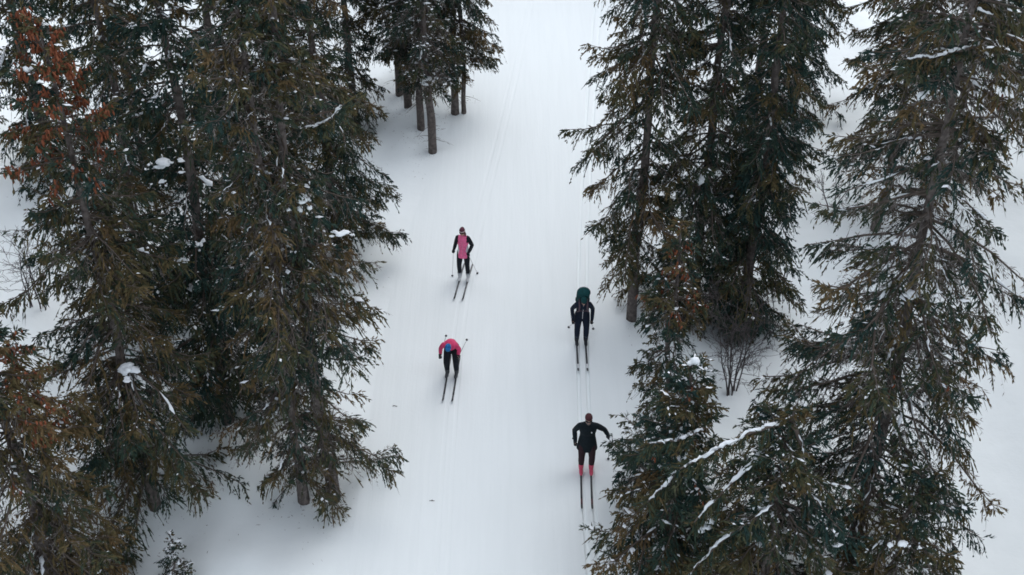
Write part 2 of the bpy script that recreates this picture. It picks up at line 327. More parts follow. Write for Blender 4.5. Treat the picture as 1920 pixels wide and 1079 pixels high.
OPEN_LOW = ('edge_left', 'twin_left', 'edge_right', 'olive_right')   # boughs shed from the lower trunk
def spruce(key):
    x, y, H, r0, cb, Rm, dead, olive, ncone, snow, dens, seed, label = TREES[key]
    rg = np.random.default_rng(seed)
    z0 = gz(x, y)
    small = H < 2
    root = empty('spruce_tree' if not small else 'spruce_sapling', (x, y, z0), label, 'tree', 'spruces beside the ski trail')
    lean = rg.normal(0, .008, 2)
    K = 22; TL = trunk_line(H, lean, rg, K)
    tz = TL[:, 2]
    trunk_at = lambda h: np.stack([np.interp(h, tz, TL[:, 0]), np.interp(h, tz, TL[:, 1]), h], -1)
    tr = r0 * (1 - tz / H) ** 0.8 + 0.012 * min(1, H / 4); tr *= .86; tr[0] *= 1.10
    TP = TL.copy(); TP[0, 2] -= 0.35
    V, Q, T = tubes(TP, tr, 10)
    V = V + rg.normal(0, .008 * min(1, H / 4), V.shape)
    o = obj('trunk', make_mesh('trunk', V, Q, T, smooth=True), M['bark'], root)

    # main branches in loose whorls
    ch = H - cb
    nb = int((26 * ch ** 0.93) * dens) if not small else 60
    u = np.sort(rg.uniform(0, 1, nb)); hh = cb + ch * u
    whorl = 0.42; hh = hh + 0.35 * (np.round(hh / whorl) * whorl - hh); hh = np.clip(hh, cb, H - .03)
    rel = np.clip((H - hh) / ch, 0, 1)
    prof = rel ** 0.54 * (1 - 0.22 * smooth01((rel - .7) / .3))
    if cb > 1.1: prof = prof * (0.75 + 0.25 * smooth01((1 - rel) / 0.12))
    lump = 1 + 0.22 * np.sin(hh * 1.9 + rg.uniform(0, 6)) * 0.6
    az = rg.uniform(0, 2 * np.pi, nb)
    lob = 1 + 0.13 * np.sin(2 * az + hh * 0.8 + rg.uniform(0, 6)) + 0.1 * np.sin(3 * az - hh * 1.3 + rg.uniform(0, 6))
    if key in OPEN_LOW:
        gone = (rel > .74) & (rg.uniform(size=nb) < .45)
        prof = np.where(gone, prof * .22, prof)
    L = np.maximum(Rm * prof * lump * lob * rg.uniform(.50, 1.20, nb) * np.where(rg.uniform(size=nb) < .10, .5, 1), .10 if not small else .06)
    s0 = np.interp(rel, [0, .15, .5, 1], [0.9, .38, .10, -.08]) + rg.normal(0, .12, nb)
    dr = np.interp(rel, [0, .15, .5, 1], [.15, .45, .62, .62]) * rg.uniform(.7, 1.35, nb)
    up = np.interp(rel, [0, .3, 1], [.10, .24, .26]) * rg.uniform(.4, 1.5, nb)
    bend = rg.normal(0, .22, nb)
    B0 = trunk_at(hh)
    def bpos(i, t):
        a = az[i] + bend[i] * t
        r = L[i] * (t - .10 * t * t)
        z = L[i] * (s0[i] * t - dr[i] * t ** 1.5 + up[i] * t ** 4)
        wob = 0.035 * np.sin(t * 9 + az[i] * 5)
        return B0[i] + np.stack([r * np.cos(a) - wob * np.sin(a), r * np.sin(a) + wob * np.cos(a), z], -1)
    def btan(i, t):
        return nrm(bpos(i, np.minimum(t + .02, 1.02)) - bpos(i, t - .02))
    KB = 5; tt = np.linspace(0, 1, KB)
    I = np.repeat(np.arange(nb), KB); BP = bpos(I, np.tile(tt, nb)).reshape(nb, KB, 3)
    br = (.006 + .0105 * L)[:, None] * (1 - .86 * tt)[None] + .003
    g = Geo(); V, Q, T = tubes(BP, br, 4, cap=False); g.add(V, Q)

    # branchlets, hanging like combs from the limbs
    spacing = 0.080 if not small else 0.035
    t0 = 0.14
    # limbs far above the view are built from fewer, broader sprays
    high = smooth01((z0 + hh - (CAM_Z - .3288 * y) - (2.6 if key in ('behind_left', 'skirt_left', 'trunk_pair', 'olive_right') else .9)) / 1.0)
    m = np.maximum((L * (1 - t0) / spacing * 1.9 * 1.32 * (1 - .78 * high)).astype(int), 5)
    bi = np.repeat(np.arange(nb), m); n = len(bi)
    t = t0 + (1 - t0) * rg.uniform(0, 1, n) ** 0.8
    p = bpos(bi, t); tg = btan(bi, t)
    side = nrm(np.cross(tg, np.array([0, 0, 1.0]))) * np.where(rg.uniform(size=n) < .5, 1, -1)[:, None]
    phi = rg.uniform(R(18), R(72), n)
    hang = rg.uniform(.30, 1.50, n) * np.interp(rel[bi], [0, .25, 1], [.15, .8, 1.0])
    d0 = tg * np.cos(phi)[:, None] + side * np.sin(phi)[:, None]
    d0[:, 2] += rg.normal(.02, .16, n)
    d0 = nrm(d0)
    sc = 1.0 if not small else .42
    l2 = sc * rg.uniform(.16, .56, n) * (1.12 - .55 * t) * np.clip(.55 + .35 * L[bi], .45, 1.15)
    isdead = rg.uniform(size=n) < dead * np.interp(t, [t0, .55, .82, 1], [1.0, .85, .38, .22]) * np.interp(rel[bi], [0, .12, .35, 1], [.05, .5, 1, 1.1])
    def lpos(i, s):
        q = p[i] + d0[i] * (l2[i] * s)[:, None]
        q[:, 2] -= l2[i] * hang[i] * s ** 1.7 * .85
        return q
    btint = np.clip(olive - .04 + rg.normal(0, .23, nb) + .10 * np.sin(hh * 1.3 + az), 0, 1)
    ltint = np.clip(btint[bi] + rg.normal(0, .12, n), 0, 1)
    gf, gd = Geo(), Geo()
    for flag, geo in ((False, gf), (True, gd)):
        ii = np.where(isdead == flag)[0]
        if not len(ii): continue
        # the branchlet's own axis in two pieces
        for sa, sb, wd in ((0, .5, .028), (.5, 1.0, .034)):
            a = lpos(ii, np.full(len(ii), sa)); b = lpos(ii, np.full(len(ii), sb)); dd = b - a; ln = np.linalg.norm(dd, axis=1)
            V, Q = ribbon(a, nrm(dd), ln * 1.12, np.full(len(ii), (wd if not flag else wd * .26) * (sc ** .5)), rg)
            geo.add(V, Q, tint=np.repeat(ltint[ii] if not flag else rg.uniform(0, 1, len(ii)), 4))
        k = 7 if not flag else 6
        jj = np.repeat(ii, k); nn = len(jj)
        s = rg.uniform(.08, 1.0, nn)
        q = lpos(jj, s); e = nrm(lpos(jj, np.minimum(s + .05, 1.05)) - lpos(jj, s - .05))
        sd2 = nrm(np.cross(e, rg.normal(size=e.shape)))
        d = nrm(e * rg.uniform(.5, 1.1, nn)[:, None] + sd2 * rg.uniform(.15, .75, nn)[:, None] + np.array([0, 0, -.30]) * rg.uniform(0, 1.6, nn)[:, None])
        lt = sc * rg.uniform(.07, .175, nn) * (1.1 - .4 * s); wd = (sc ** .5) * rg.uniform(.025, .043, nn) * (1 + .7 * high[bi[jj]])
        if flag:
            lt = lt * .85; wd = wd * .42
            d = nrm(d + sd2 * rg.uniform(.2, .8, nn)[:, None])
        V, Q = ribbon(q, d, lt, wd, rg)
        tn = np.clip(np.repeat(ltint[ii], k) + rg.normal(0, .07, nn), 0, 1) if not flag else np.clip(np.repeat(rg.uniform(0, 1, len(ii)), k) + rg.normal(0, .15, nn), 0, 1)
        geo.add(V, Q, tint=np.repeat(tn, 4))
    crown = obj('crown', gf.mesh('crown'), M['needle'], root)
    crown['kind'] = 'stuff'; obj('branches', g.mesh('branches', True), M['limb'], crown)['kind'] = 'stuff'
    if gd.n: obj('dead_twigs', gd.mesh('dead_twigs'), M['dead'], crown)['kind'] = 'stuff'

    # cones hang in bunches from the outer twigs near the top
    if ncone:
        gc = Geo()
        hi = np.where((rel < (.45 if ncone > 1400 else .30) if ncone > 100 else rel < .75) & (L > .12))[0]
        ncl = max(4, ncone // 9)
        pick = rg.choice(hi, ncl, p=(1.2 - rel[hi]) ** 3 / ((1.2 - rel[hi]) ** 3).sum())
        per = max(3, ncone // ncl)
        ci = np.repeat(pick, per); ct = np.clip(np.repeat(rg.uniform(.55, 1.0, ncl), per) + rg.normal(0, .09, len(ci)), .1, 1)
        cp = bpos(ci, ct) + rg.normal(0, .05, (len(ci), 3)); cp[:, 2] -= .02
        cd = nrm(np.stack([rg.normal(0, .22, len(ci)), rg.normal(0, .22, len(ci)), -np.ones(len(ci))], -1))
        V, Q, T = cone_mesh_batch(cp, cd, rg.uniform(.085, .14, len(ci)), rg.uniform(.016, .023, len(ci)))
        gc.add(V, Q, T, np.repeat(np.clip(rg.normal(.5, .25, len(ci)), 0, 1), 25))
        obj('cones', gc.mesh('cones', True), M['cone'], crown)['kind'] = 'stuff'

    # snow lying along the limbs and caught in the sprays
    if snow:
        gs = Geo()
        cand = np.where((rg.uniform(size=nb) < .42 * snow) & (L > .3 * sc) & (rel > .04))[0]
        for i in cand:
            a = rg.uniform(.08, .6); b = min(.98, a + rg.uniform(.10, .38)); ts = np.linspace(a, b, 6)
            P = bpos(np.full(6, i), ts); r = sc ** .5 * rg.gamma(4, .0055) * np.array([.15, .8, 1.05, .7, 1.0, .15]) * rg.uniform(.35, 1.4, 6)
            P[:, 2] += r * .45 + .008; P[:, :2] += rg.normal(0, .012, (6, 2))
            V, Q, T = tubes(P, r, 6, .75); gs.add(V, Q, T)
        nf = int(1300 * snow * (1 if not small else .35)); idx = rg.integers(0, n, nf)
        ss = rg.uniform(.1, .9, nf); q = lpos(idx, ss); q[:, 2] += .012
        octv = np.array([[1, 0, 0], [0, 1, 0], [-1, 0, 0], [0, -1, 0], [0, 0, .6]])
        octt = np.array([[0, 1, 4], [1, 2, 4], [2, 3, 4], [3, 0, 4]])
        sz = sc ** .5 * rg.gamma(2.0, .0094, nf)
        rot = rg.uniform(0, 6.3, nf); e = lpos(idx, np.minimum(ss + .1, 1)) - lpos(idx, ss - .1); rot = np.arctan2(e[:, 1], e[:, 0])
        ov = octv[None] * sz[:, None, None] * np.array([1.7, .8, .8]) * rg.uniform(.6, 1.4, (nf, 5, 1))
        cx, sx = np.cos(rot)[:, None], np.sin(rot)[:, None]
        VX = np.stack([ov[..., 0] * cx - ov[..., 1] * sx, ov[..., 0] * sx + ov[..., 1] * cx, ov[..., 2]], -1) + q[:, None]
        gs.add(VX.reshape(-1, 3), None, (octt[None] + np.arange(nf)[:, None, None] * 5).reshape(-1, 3))
        o = obj('branch_snow', gs.mesh('branch_snow', True), M['snow'], crown); o['kind'] = 'stuff'

    # dead stubs on bare lower trunk
    if cb > 1.1:
        ns = int(cb * 9); hs_ = rg.uniform(.3, cb + .8, ns); a = rg.uniform(0, 6.3, ns); ln = rg.uniform(.12, .75, ns)
        b0 = trunk_at(hs_); tq = np.linspace(0, 1, 5)
        dirs = np.stack([np.cos(a), np.sin(a), np.zeros(ns)], -1)
        P = b0[:, None] + dirs[:, None] * (ln[:, None] * tq[None])[..., None]
        P[..., 2] += -ln[:, None] * (rg.uniform(.1, .8, ns)[:, None] * tq[None] ** 1.5)
        P = P + rg.normal(0, .012, P.shape)
        gg = Geo(); V, Q, T = tubes(P, (.012 * (1 - .8 * tq))[None] * np.ones((ns, 1)), 4, cap=False); gg.add(V, Q)
        for _ in range(3):
            f = rg.uniform(.4, 1, ns); base = b0 + dirs * (ln * f)[:, None]; base[:, 2] -= ln * .4 * f ** 1.5
            dd = nrm(dirs + rg.normal(0, .8, dirs.shape) + np.array([0, 0, -.5]))
            V, Q = ribbon(base, dd, rg.uniform(.08, .28, ns), np.full(ns, .012), rg); gg.add(V, Q)
        obj('dead_branches', gg.mesh('dead_branches'), M['dead'], root)['kind'] = 'stuff'
    return root

# trees farther back are individuals grown from the shape of a neighbour, turned and resized
COPY = {'mid_left': ('behind_left', 2.1, 1.04), 'inner_left': ('behind_left', 4.0, .98), 'back_left': ('behind_left', 5.2, .90),
        'trunk_third': ('trunk_pair', 1.9, 1.0), 'trunk_dark': ('trunk_pair', 3.7, .92), 'thin_left': ('skirt_left', 1.3, 1.15), 'corner_left': ('skirt_left', 2.9, 1.22),
        'blue_right': ('skirt_left', 4.1, 1.08), 'gap_right': ('skirt_left', 5.4, 1.12), 'rim_right': ('skirt_left', .8, 1.05), 'back_right': ('olive_right', 2.4, 1.02)}
ROOT = {k: spruce(k) for k in TREES if k not in COPY}
OFF = [(14.2, 13.0), (15.4, 17.2), (16.0, 21.5), (18.6, 25.0), (19.8, 29.6), (21.5, 33.5), (14.8, 8.5), (18.5, 14.0), (20.0, 19.5), (23, 38), (-14.6, 12.5), (-15.8, 18.0), (-17.5, 23.0), (-18.8, 27.5), (-14.0, 7.5),
       (-2.4, 47.5), (-4.5, 50.5), (-7.5, 48.5), (-0.6, 53.5), (7.8, 47.0), (9.5, 50.5), (12.5, 47.5), (8.6, 54.5), (-11, 51), (16, 52)]
for i_, (ox, oy) in enumerate(OFF):      # unseen forest added past the picture's edges to shade the snow there
    side_ = 'right' if ox > 13 and oy < 40 else 'left' if ox < -13 and oy < 40 else 'upper'
    COPY['off%d' % i_] = (('behind_left', 'skirt_left', 'dark_right', 'olive_right')[i_ % 4], i_ * 1.7, 1.0 + .1 * math.sin(i_ * 2.3))
    TREES['off%d' % i_] = (ox, oy, 0, 0, 0, 0, 0, 0, 0, 0, 0, 0, 'spruce of the forest standing just beyond the %s edge of the picture' % side_)
for k_, (src, rz, sc_) in COPY.items():
    t_ = TREES[k_]; c = ROOT[src].copy(); C.objects.link(c); ROOT[k_] = c
    c.location = (t_[0], t_[1], gz(t_[0], t_[1])); c.rotation_euler = (0, 0, rz); c.scale = (sc_ * 1.04, sc_ * 1.04, sc_); c['label'] = t_[12]
    if k_.startswith('off'): c['group'] = t_[12][10:]
    for ch in ROOT[src].children:
        d = ch.copy(); C.objects.link(d); d.parent = c
        for g_ in ch.children:
            e = g_.copy(); C.objects.link(e); e.parent = d

def snow_lump(key, world, r, seed, flat=.75, stretch=(1, 1)):
    """a big lump of snow lodged in a tree"""
    b = np.array(ROOT[key].location)
    rg = np.random.default_rng(seed + 50); g = Geo(); c = np.array(world) - b
    for j in range(6):        # a ragged pile: one main pad and smaller pieces slipping off it
        o_ = np.zeros(3) if j == 0 else np.array([rg.normal(0, .75) * stretch[0], rg.normal(0, .5) * stretch[1], rg.uniform(-1.0, .25) * flat]) * r
        V, Q = snow_blob(c + o_, r * (.85 if j == 0 else rg.uniform(.22, .55)), seed * 10 + j, flat * rg.uniform(.7, 1.1), stretch); g.add(V, Q)
    obj('snow_lump', g.mesh('snow_lump', True), M['snow'], ROOT[key])['kind'] = 'stuff'
def snowy_limb(key, p0, p1, sag=.1, r=.025, sr=.05, seed=0, name='snow_laden_limb', arch=0.0):
    """one thick limb with a ridge of snow along it"""
    rg = np.random.default_rng(seed + 900); b = np.array(ROOT[key].location)
    p0, p1 = np.array(p0, float) - b, np.array(p1, float) - b; K = 12; t = np.linspace(0, 1, K)
    ext = p0 + (p0 - p1) * .0
    P = ext + (p1 - ext) * t[:, None]; P[:, 2] += (arch - sag) * 4 * t * (1 - t); P[:, :2] += rg.normal(0, .012, (K, 2)); P[:, 2] += rg.normal(0, .012, K)
    V, Q, T = tubes(P, r * (1 - .65 * t), 6); o = obj(name, make_mesh(name, V, Q, T, smooth=True), M['limb'], ROOT[key])
    # broken ridge of settled snow
    K2 = 26; t2 = np.linspace(.03, .96, K2); P2 = np.stack([np.interp(t2, t, P[:, j]) for j in range(3)], -1)
    nz = np.convolve(rg.normal(0, 1, K2 + 4), np.ones(5) / 5, 'valid') * 1.6
    sw = sr * .62 * np.clip(.75 + .55 * nz, .06, 1.6) * np.interp(t2, [0, .1, .85, 1], [.4, 1, .9, .25])
    P2[:, 2] += sw * .5 + r * .45; P2[:, :2] += rg.normal(0, .012, (K2, 2))
    V, Q, T = tubes(P2, sw, 8, .75); V = V + rg.normal(0, .009, V.shape)
    obj('snow_ridge', make_mesh('snow_ridge', V, Q, T, smooth=True), M['snow'], o)
    # needle sprays hanging either side
    ln = np.linalg.norm(p1 - p0); n = int(ln * 55); u = rg.uniform(.1, 1, n); q0 = np.stack([np.interp(u, t, P[:, j]) for j in range(3)], -1)
    ax = nrm(p1 - p0); sd = nrm(np.cross(ax, [0, 0, 1.0])) * np.where(rg.uniform(size=n) < .5, 1, -1)[:, None]
    d0 = nrm(ax * rg.uniform(.2, 1, n)[:, None] + sd * rg.uniform(.3, 1, n)[:, None] + np.array([0, 0, -.5]) * rg.uniform(0, 1.8, n)[:, None]); l2 = rg.uniform(.15, .45, n)
    g = Geo(); tb = np.clip(.42 + rg.normal(0, .2, n), 0, 1)
    V, Q = ribbon(q0, d0, l2, np.full(n, .03), rg); g.add(V, Q, tint=np.repeat(tb, 4))
    for _ in range(8):
        f = rg.uniform(.1, 1, n); b_ = q0 + d0 * (l2 * f)[:, None]; b_[:, 2] -= .12 * f * f * l2
        dd = nrm(d0 * .8 + rg.normal(0, .5, d0.shape) + np.array([0, 0, -.25])); V, Q = ribbon(b_, dd, rg.uniform(.07, .16, n), rg.uniform(.02, .036, n), rg); g.add(V, Q, tint=np.repeat(tb, 4))
    obj('needles', g.mesh('needles'), M['needle'], o)['kind'] = 'stuff'

snow_lump('deep_left', (-6.91, 19.6, 11.16), .21, 1, .8, (1.3, .8)); snow_lump('deep_left', (-6.90, 19.7, 9.25), .12, 2)
snow_lump('deep_left', (-6.58, 19.7, 9.21), .13, 3, .9, (.8, 1)); snow_lump('deep_left', (-6.90, 19.6, 8.85), .15, 4, 1.0, (.9, .8))
snow_lump('deep_left', (-7.05, 19.55, 10.75), .09, 5)
snow_lump('edge_left', (-3.85, 17.8, 11.26), .17, 6, 1.2, (.9, .7)); snow_lump('edge_left', (-3.27, 18.1, 10.4), .13, 7, .55, (1.5, .8))
snow_lump('cone_left', (-7.76, 17.6, 7.53), .20, 8, .7, (1.2, 1)); snow_lump('trunk_front', (-2.72, 32.25, 7.76), .22, 9, .6, (1.3, 1))
snow_lump('big_right', (6.85, 15.6, 10.63), .14, 10, .9); snow_lump('young_right', (7.0, 13.9, 6.41), .14, 11, .8)
snow_lump('snowy_right', (3.24, 15.66, 9.16), .13, 13, 1.3, (1, 1))
snow_lump('snowy_right', (3.62, 14.55, 6.35), .17, 14, 1.0, (1.0, .8)); snow_lump('snowy_right', (3.05, 15.1, 7.9), .10, 15); snow_lump('bent_right', (4.35, 13.9, 7.3), .10, 16)
snowy_limb('edge_left', (-3.95, 18.4, 12.45), (-3.01, 18.2, 13.03), .14, .03, .045, 1)
snowy_limb('deep_left', (-6.9, 20.3, 12.15), (-7.75, 20.0, 11.9), .05, .03, .045, 2)
snowy_limb('bent_right', (4.72, 14.5, 8.75), (2.87, 14.0, 8.10), -.08, .04, .06, 3)
snowy_limb('snowy_right', (3.43, 14.9, 8.25), (2.42, 14.8, 8.02), .10, .03, .055, 4)
snowy_limb('bent_right', (4.70, 14.5, 8.4), (3.25, 14.0, 6.85), -.10, .04, .065, 5)
snowy_limb('snowy_right', (3.30, 15.3, 7.45), (2.47, 14.5, 6.86), .12, .03, .06, 6)
snowy_limb('bent_right', (4.72, 14.5, 7.0), (3.25, 13.8, 5.80), -.06, .035, .045, 7)
snowy_limb('bent_right', (4.76, 14.55, 8.80), (5.30, 14.2, 6.85), -.05, .06, .045, 8, 'bent_top', .35)
snowy_limb('big_right', (7.3, 16.2, 14.9), (6.0, 15.9, 14.75), .05, .03, .05, 9)
snowy_limb('big_right', (7.1, 16.3, 9.5), (6.68, 15.75, 8.9), .02, .035, .05, 10)

# ------------------------------------------------------------------ leafless shrubs poking through the snow
def bare_shrub(x, y, stems, h, spread, seed, label):
    rg = np.random.default_rng(seed); z0 = gz(x, y); root = empty('bare_shrub', (x, y, z0), label, 'shrub', 'leafless shrubs')
    for s in range(stems):
        g = Geo(); b = np.array([rg.normal(0, .12 * spread), rg.normal(0, .1), -.15]); hh = h * rg.uniform(.7, 1.05)
        K = 9; t = np.linspace(0, 1, K); dx, dy = rg.normal(0, .22 * spread), rg.normal(0, .15)
        P = b + np.stack([dx * t + .03 * np.sin(t * 9 + s), dy * t + .03 * np.sin(t * 8), t * (hh + .15)], -1)
        V, Q, T = tubes(P, .020 * (1 - .8 * t) + .003, 5); g.add(V, Q, T)
        def twig(p0, d, ln, lev):
            k = 6; u = np.linspace(0, 1, k); side = rg.normal(0, .22, 3)
            PP = p0 + d * (ln * u)[:, None] + side * (ln * u ** 2)[:, None] * .5 + rg.normal(0, .008, (k, 3)); PP[0] = p0
            V, Q, T = tubes(PP, (.0065 if lev == 1 else .0042) * (1 - .7 * u) + .0012, 4); g.add(V, Q, T)
            if lev < 3:
                for _ in range(4 if lev == 1 else 2):
                    q = PP[rg.integers(2, k)]; twig(q, nrm(d + rg.normal(0, .55, 3)), ln * rg.uniform(.35, .65), lev + 1)
        for _ in range(9):
            i = rg.integers(2, K); a = rg.uniform(0, 6.3); twig(P[i], nrm(np.array([math.cos(a), math.sin(a), rg.uniform(.2, 1.1)])), rg.uniform(.25, .7) * h / 2, 1)
        obj('stem', g.mesh('stem', True), M['twig'], root)
bare_shrub(5.45, 21.7, 7, 2.8, 1.9, 71, 'leafless dark shrub between the dark clump and the big right spruce')
bare_shrub(9.9, 29.3, 3, 1.9, 1.5, 72, 'thin leafless shrub on the snow left of the olive spruce')
bare_shrub(-13.0, 24.7, 4, 2.4, 1.8, 73, 'thin leafless shrub at the left picture edge beside the cone-topped spruce')
bare_shrub(6.6, 20.6, 2, 1.1, 1.6, 74, 'low faint leafless shrub on snow left of the big right spruce')

# ------------------------------------------------------------------ skiers
def fused(name, parts, voxel, smooth=3):
    """join overlapping closed shapes into one continuous skin"""
    g = Geo()
    for p in parts: g.add(p[0], p[1], p[2] if len(p) > 2 else None)
    tmp = bpy.data.objects.new('tmp', g.mesh('tmp')); C.objects.link(tmp)
    md = tmp.modifiers.new('r', 'REMESH'); md.mode = 'VOXEL'; md.voxel_size = voxel
    if smooth:
        ms = tmp.modifiers.new('s', 'SMOOTH'); ms.factor = 0.5; ms.iterations = smooth
    dg = bpy.context.evaluated_depsgraph_get(); dg.update()
    me = bpy.data.meshes.new_from_object(tmp.evaluated_get(dg)); me.name = name
    old = tmp.data; bpy.data.objects.remove(tmp); bpy.data.meshes.remove(old)
    me.polygons.foreach_set('use_smooth', np.ones(len(me.polygons), bool))
    return me

def loft(rings, n=16):
    """rings: (centre, half-width vector, half-depth vector)"""
    th = np.linspace(0, 2 * np.pi, n, endpoint=False); K = len(rings)
    V = np.concatenate([np.array(c)[None] + np.cos(th)[:, None] * np.array(a)[None] + np.sin(th)[:, None] * np.array(b)[None] for c, a, b in rings])
    k, j = np.meshgrid(np.arange(K - 1), np.arange(n), indexing='ij'); j2 = (j + 1) % n
    Q = np.stack([k * n + j, k * n + j2, (k + 1) * n + j2, (k + 1) * n + j], -1).reshape(-1, 4)
    jj = np.arange(1, n - 1); b = (K - 1) * n
    T = np.concatenate([np.stack([0 * jj, jj + 1, jj], -1), np.stack([b + 0 * jj, b + jj, b + jj + 1], -1)])
    return V, Q, T

def limb(pts, rad, grow=0.0, m=5):
    """tapered limb through joints, rounded at every joint"""
    out = []; pts = [np.array(p, float) for p in pts]
    for i in range(len(pts) - 1):
        t = np.linspace(0, 1, m); P = pts[i][None] * (1 - t)[:, None] + pts[i + 1][None] * t[:, None]
        r = (rad[i] * (1 - t) + rad[i + 1] * t) * (1 + .10 * np.sin(t * np.pi)) + grow
        out.append(tubes(P, r, 12))
    for p, r in zip(pts, rad): out.append(sphere(p, r + grow, 12, 8))
    return out

def grip_hand(c, axis, wrist, grow=0.0, s=1.0):
    """palm, four unequal fingers wrapped round a pole through c, and a thumb from the side of the palm"""
    c = np.array(c, float); a = nrm(np.array(axis, float)); w_ = np.array(wrist, float) - c; w_ = nrm(w_ - a * (w_ @ a)); b = np.cross(a, w_)
    out = [loft([(c + b * .024 * s + w_ * x * s, a * wd * s, b * th * s) for x, wd, th in ((.085, .024, .019), (.06, .033, .019), (.02, .042, .018), (-.012, .041, .016), (-.024, .034, .012))], 14)]
    for k, (off, ln) in enumerate(((.031, .92), (.010, 1.0), (-.011, .95), (-.031, .78))):
        ang = np.radians(np.array([75, 150, 215, 265])) ; rr = .029 * s
        P = [c + a * off * s + b * .026 * s - w_ * .016 * s]
        for q in np.radians([140, 205, 205 + 62 * ln]): P.append(c + a * off * s + rr * (b * math.cos(q) * -1 * -1 + (-w_) * math.sin(q)) if False else c + a * off * s + rr * (b * math.cos(q - 1.2) - w_ * math.sin(q - 1.2)))
        out += limb(P, [.0115 * s, .0105 * s, .0095 * s, .0085 * s], grow, 3)
    out += limb([c + b * .022 * s + w_ * .050 * s + a * .018 * s, c + w_ * .036 * s + a * .046 * s, c - b * .022 * s + w_ * .014 * s + a * .046 * s], [.014 * s, .0115 * s, .0095 * s], grow, 3)
    return out

FM = {}
def fab(name, col, rough=.85, var=.12, spec=.15):
    if name not in FM: FM[name] = mat(name, col, rough, spec, var, 18, .25, 120)
    return FM[name]

def ski(name, label, x, y, yaw, cols, group, ln=1.0):
    """a two-metre cross-country ski lying in the groove; local -y points to the tip"""
    zb = base_z(y) + .003
    root = empty(name, (x, y, float(zb)), label, 'ski', group, yaw); root.rotation_euler = (math.atan(SLOPE), 0, yaw)
    yy = np.concatenate([np.linspace(.92, -.90, 15), np.linspace(-.93, -1.12, 10)])
    wd = np.interp(yy, [-1.12, -1.10, -1.06, -.98, -.5, 0, .9, .92], [.006, .016, .023, .0245, .0225, .022, .0225, .016])
    lift = np.where(yy < -.93, ((-.93 - yy) / .19) ** 1.7 * .085, 0) + .012 * np.exp(-(yy / .45) ** 2)
    th = np.interp(yy, [-1.12, -.9, -.3, .2, .9], [.004, .008, .022, .022, .008])
    def seg(m0, m1):
        sel = slice(m0, m1); Y, W, Lf, Tk = yy[sel] * ln, wd[sel], lift[sel], th[sel]; K = len(Y)
        V = np.stack([np.stack([-W, Y, Lf], -1), np.stack([W, Y, Lf], -1), np.stack([W * .86, Y, Lf + Tk], -1), np.stack([-W * .86, Y, Lf + Tk], -1)], 1).reshape(-1, 3)
        k, j = np.meshgrid(np.arange(K - 1), np.arange(4), indexing='ij'); j2 = (j + 1) % 4
        Q = np.stack([k * 4 + j, k * 4 + j2, (k + 1) * 4 + j2, (k + 1) * 4 + j], -1).reshape(-1, 4)
        e = (K - 1) * 4; Q = np.concatenate([Q, [[0, 3, 2, 1], [e, e + 1, e + 2, e + 3]]]); return V, Q
    V, Q = seg(0, 14); obj('ski_body', make_mesh('ski_body', V, Q), cols[0], root)
    V, Q = seg(13, 16); obj('ski_shovel', make_mesh('ski_shovel', V, Q), cols[1], root)
    V, Q = seg(15, 25); obj('ski_tip', make_mesh('ski_tip', V, Q), cols[2], root)
    g = Geo(); V, Q, T = loft([((0, -.13, .050), (.020, 0, 0), (0, 0, .010)), ((0, -.10, .052), (.026, 0, 0), (0, 0, .016)), ((0, .02, .050), (.024, 0, 0), (0, 0, .012)), ((0, .17, .046), (.022, 0, 0), (0, 0, .008))], 10); g.add(V, Q, T)
    obj('binding', g.mesh('binding', True), fab('binding_black', (.02, .02, .022)), root)
    return root

def pole(label, hand, tip, col, group, up=.05):
    hand = np.array(hand, float); tip = np.array(tip, float); d = nrm(tip - hand); L = np.linalg.norm(tip - hand)
    root = empty('ski_pole', tuple(tip), label, 'ski pole', group)
    P = np.array([hand - d * .05, tip]) - tip
    lin = lambda a, b, k=4: np.linspace(a, b, k)
    top = hand - d * .075 - tip; V, Q, T = tubes(lin(hand + d * .05 - tip, np.zeros(3), 6), np.array([.008, .0078, .0074, .0068, .006, .005]), 8); obj('shaft', make_mesh('shaft', V, Q, T, smooth=True), col, root)
    V, Q, T = tubes(lin(top, hand + d * .075 - tip, 5), np.array([.013, .0165, .015, .0155, .012]), 8); obj('grip', make_mesh('grip', V, Q, T, smooth=True), fab('grip_black', (.02, .02, .02)), root)
    V, Q, T = tubes(lin(-d * .075, -d * .045, 4), np.array([.010, .030, .034, .012]), 10); obj('basket', make_mesh('basket', V, Q, T, smooth=True), fab('basket_grey', (.06, .06, .065)), root)
    sd = nrm(np.cross(d, np.array([0.2, 1, .1]))); t = np.linspace(0, 1, 9); St = top + d * .01 + sd * (.05 * np.sin(t * np.pi))[:, None] + d * (.11 * t)[:, None]
    V, Q, T = tubes(St, np.full(9, .005), 5); obj('strap', make_mesh('strap', V, Q, T, smooth=True), fab('strap_grey', (.25, .25, .26)), root)
    return root

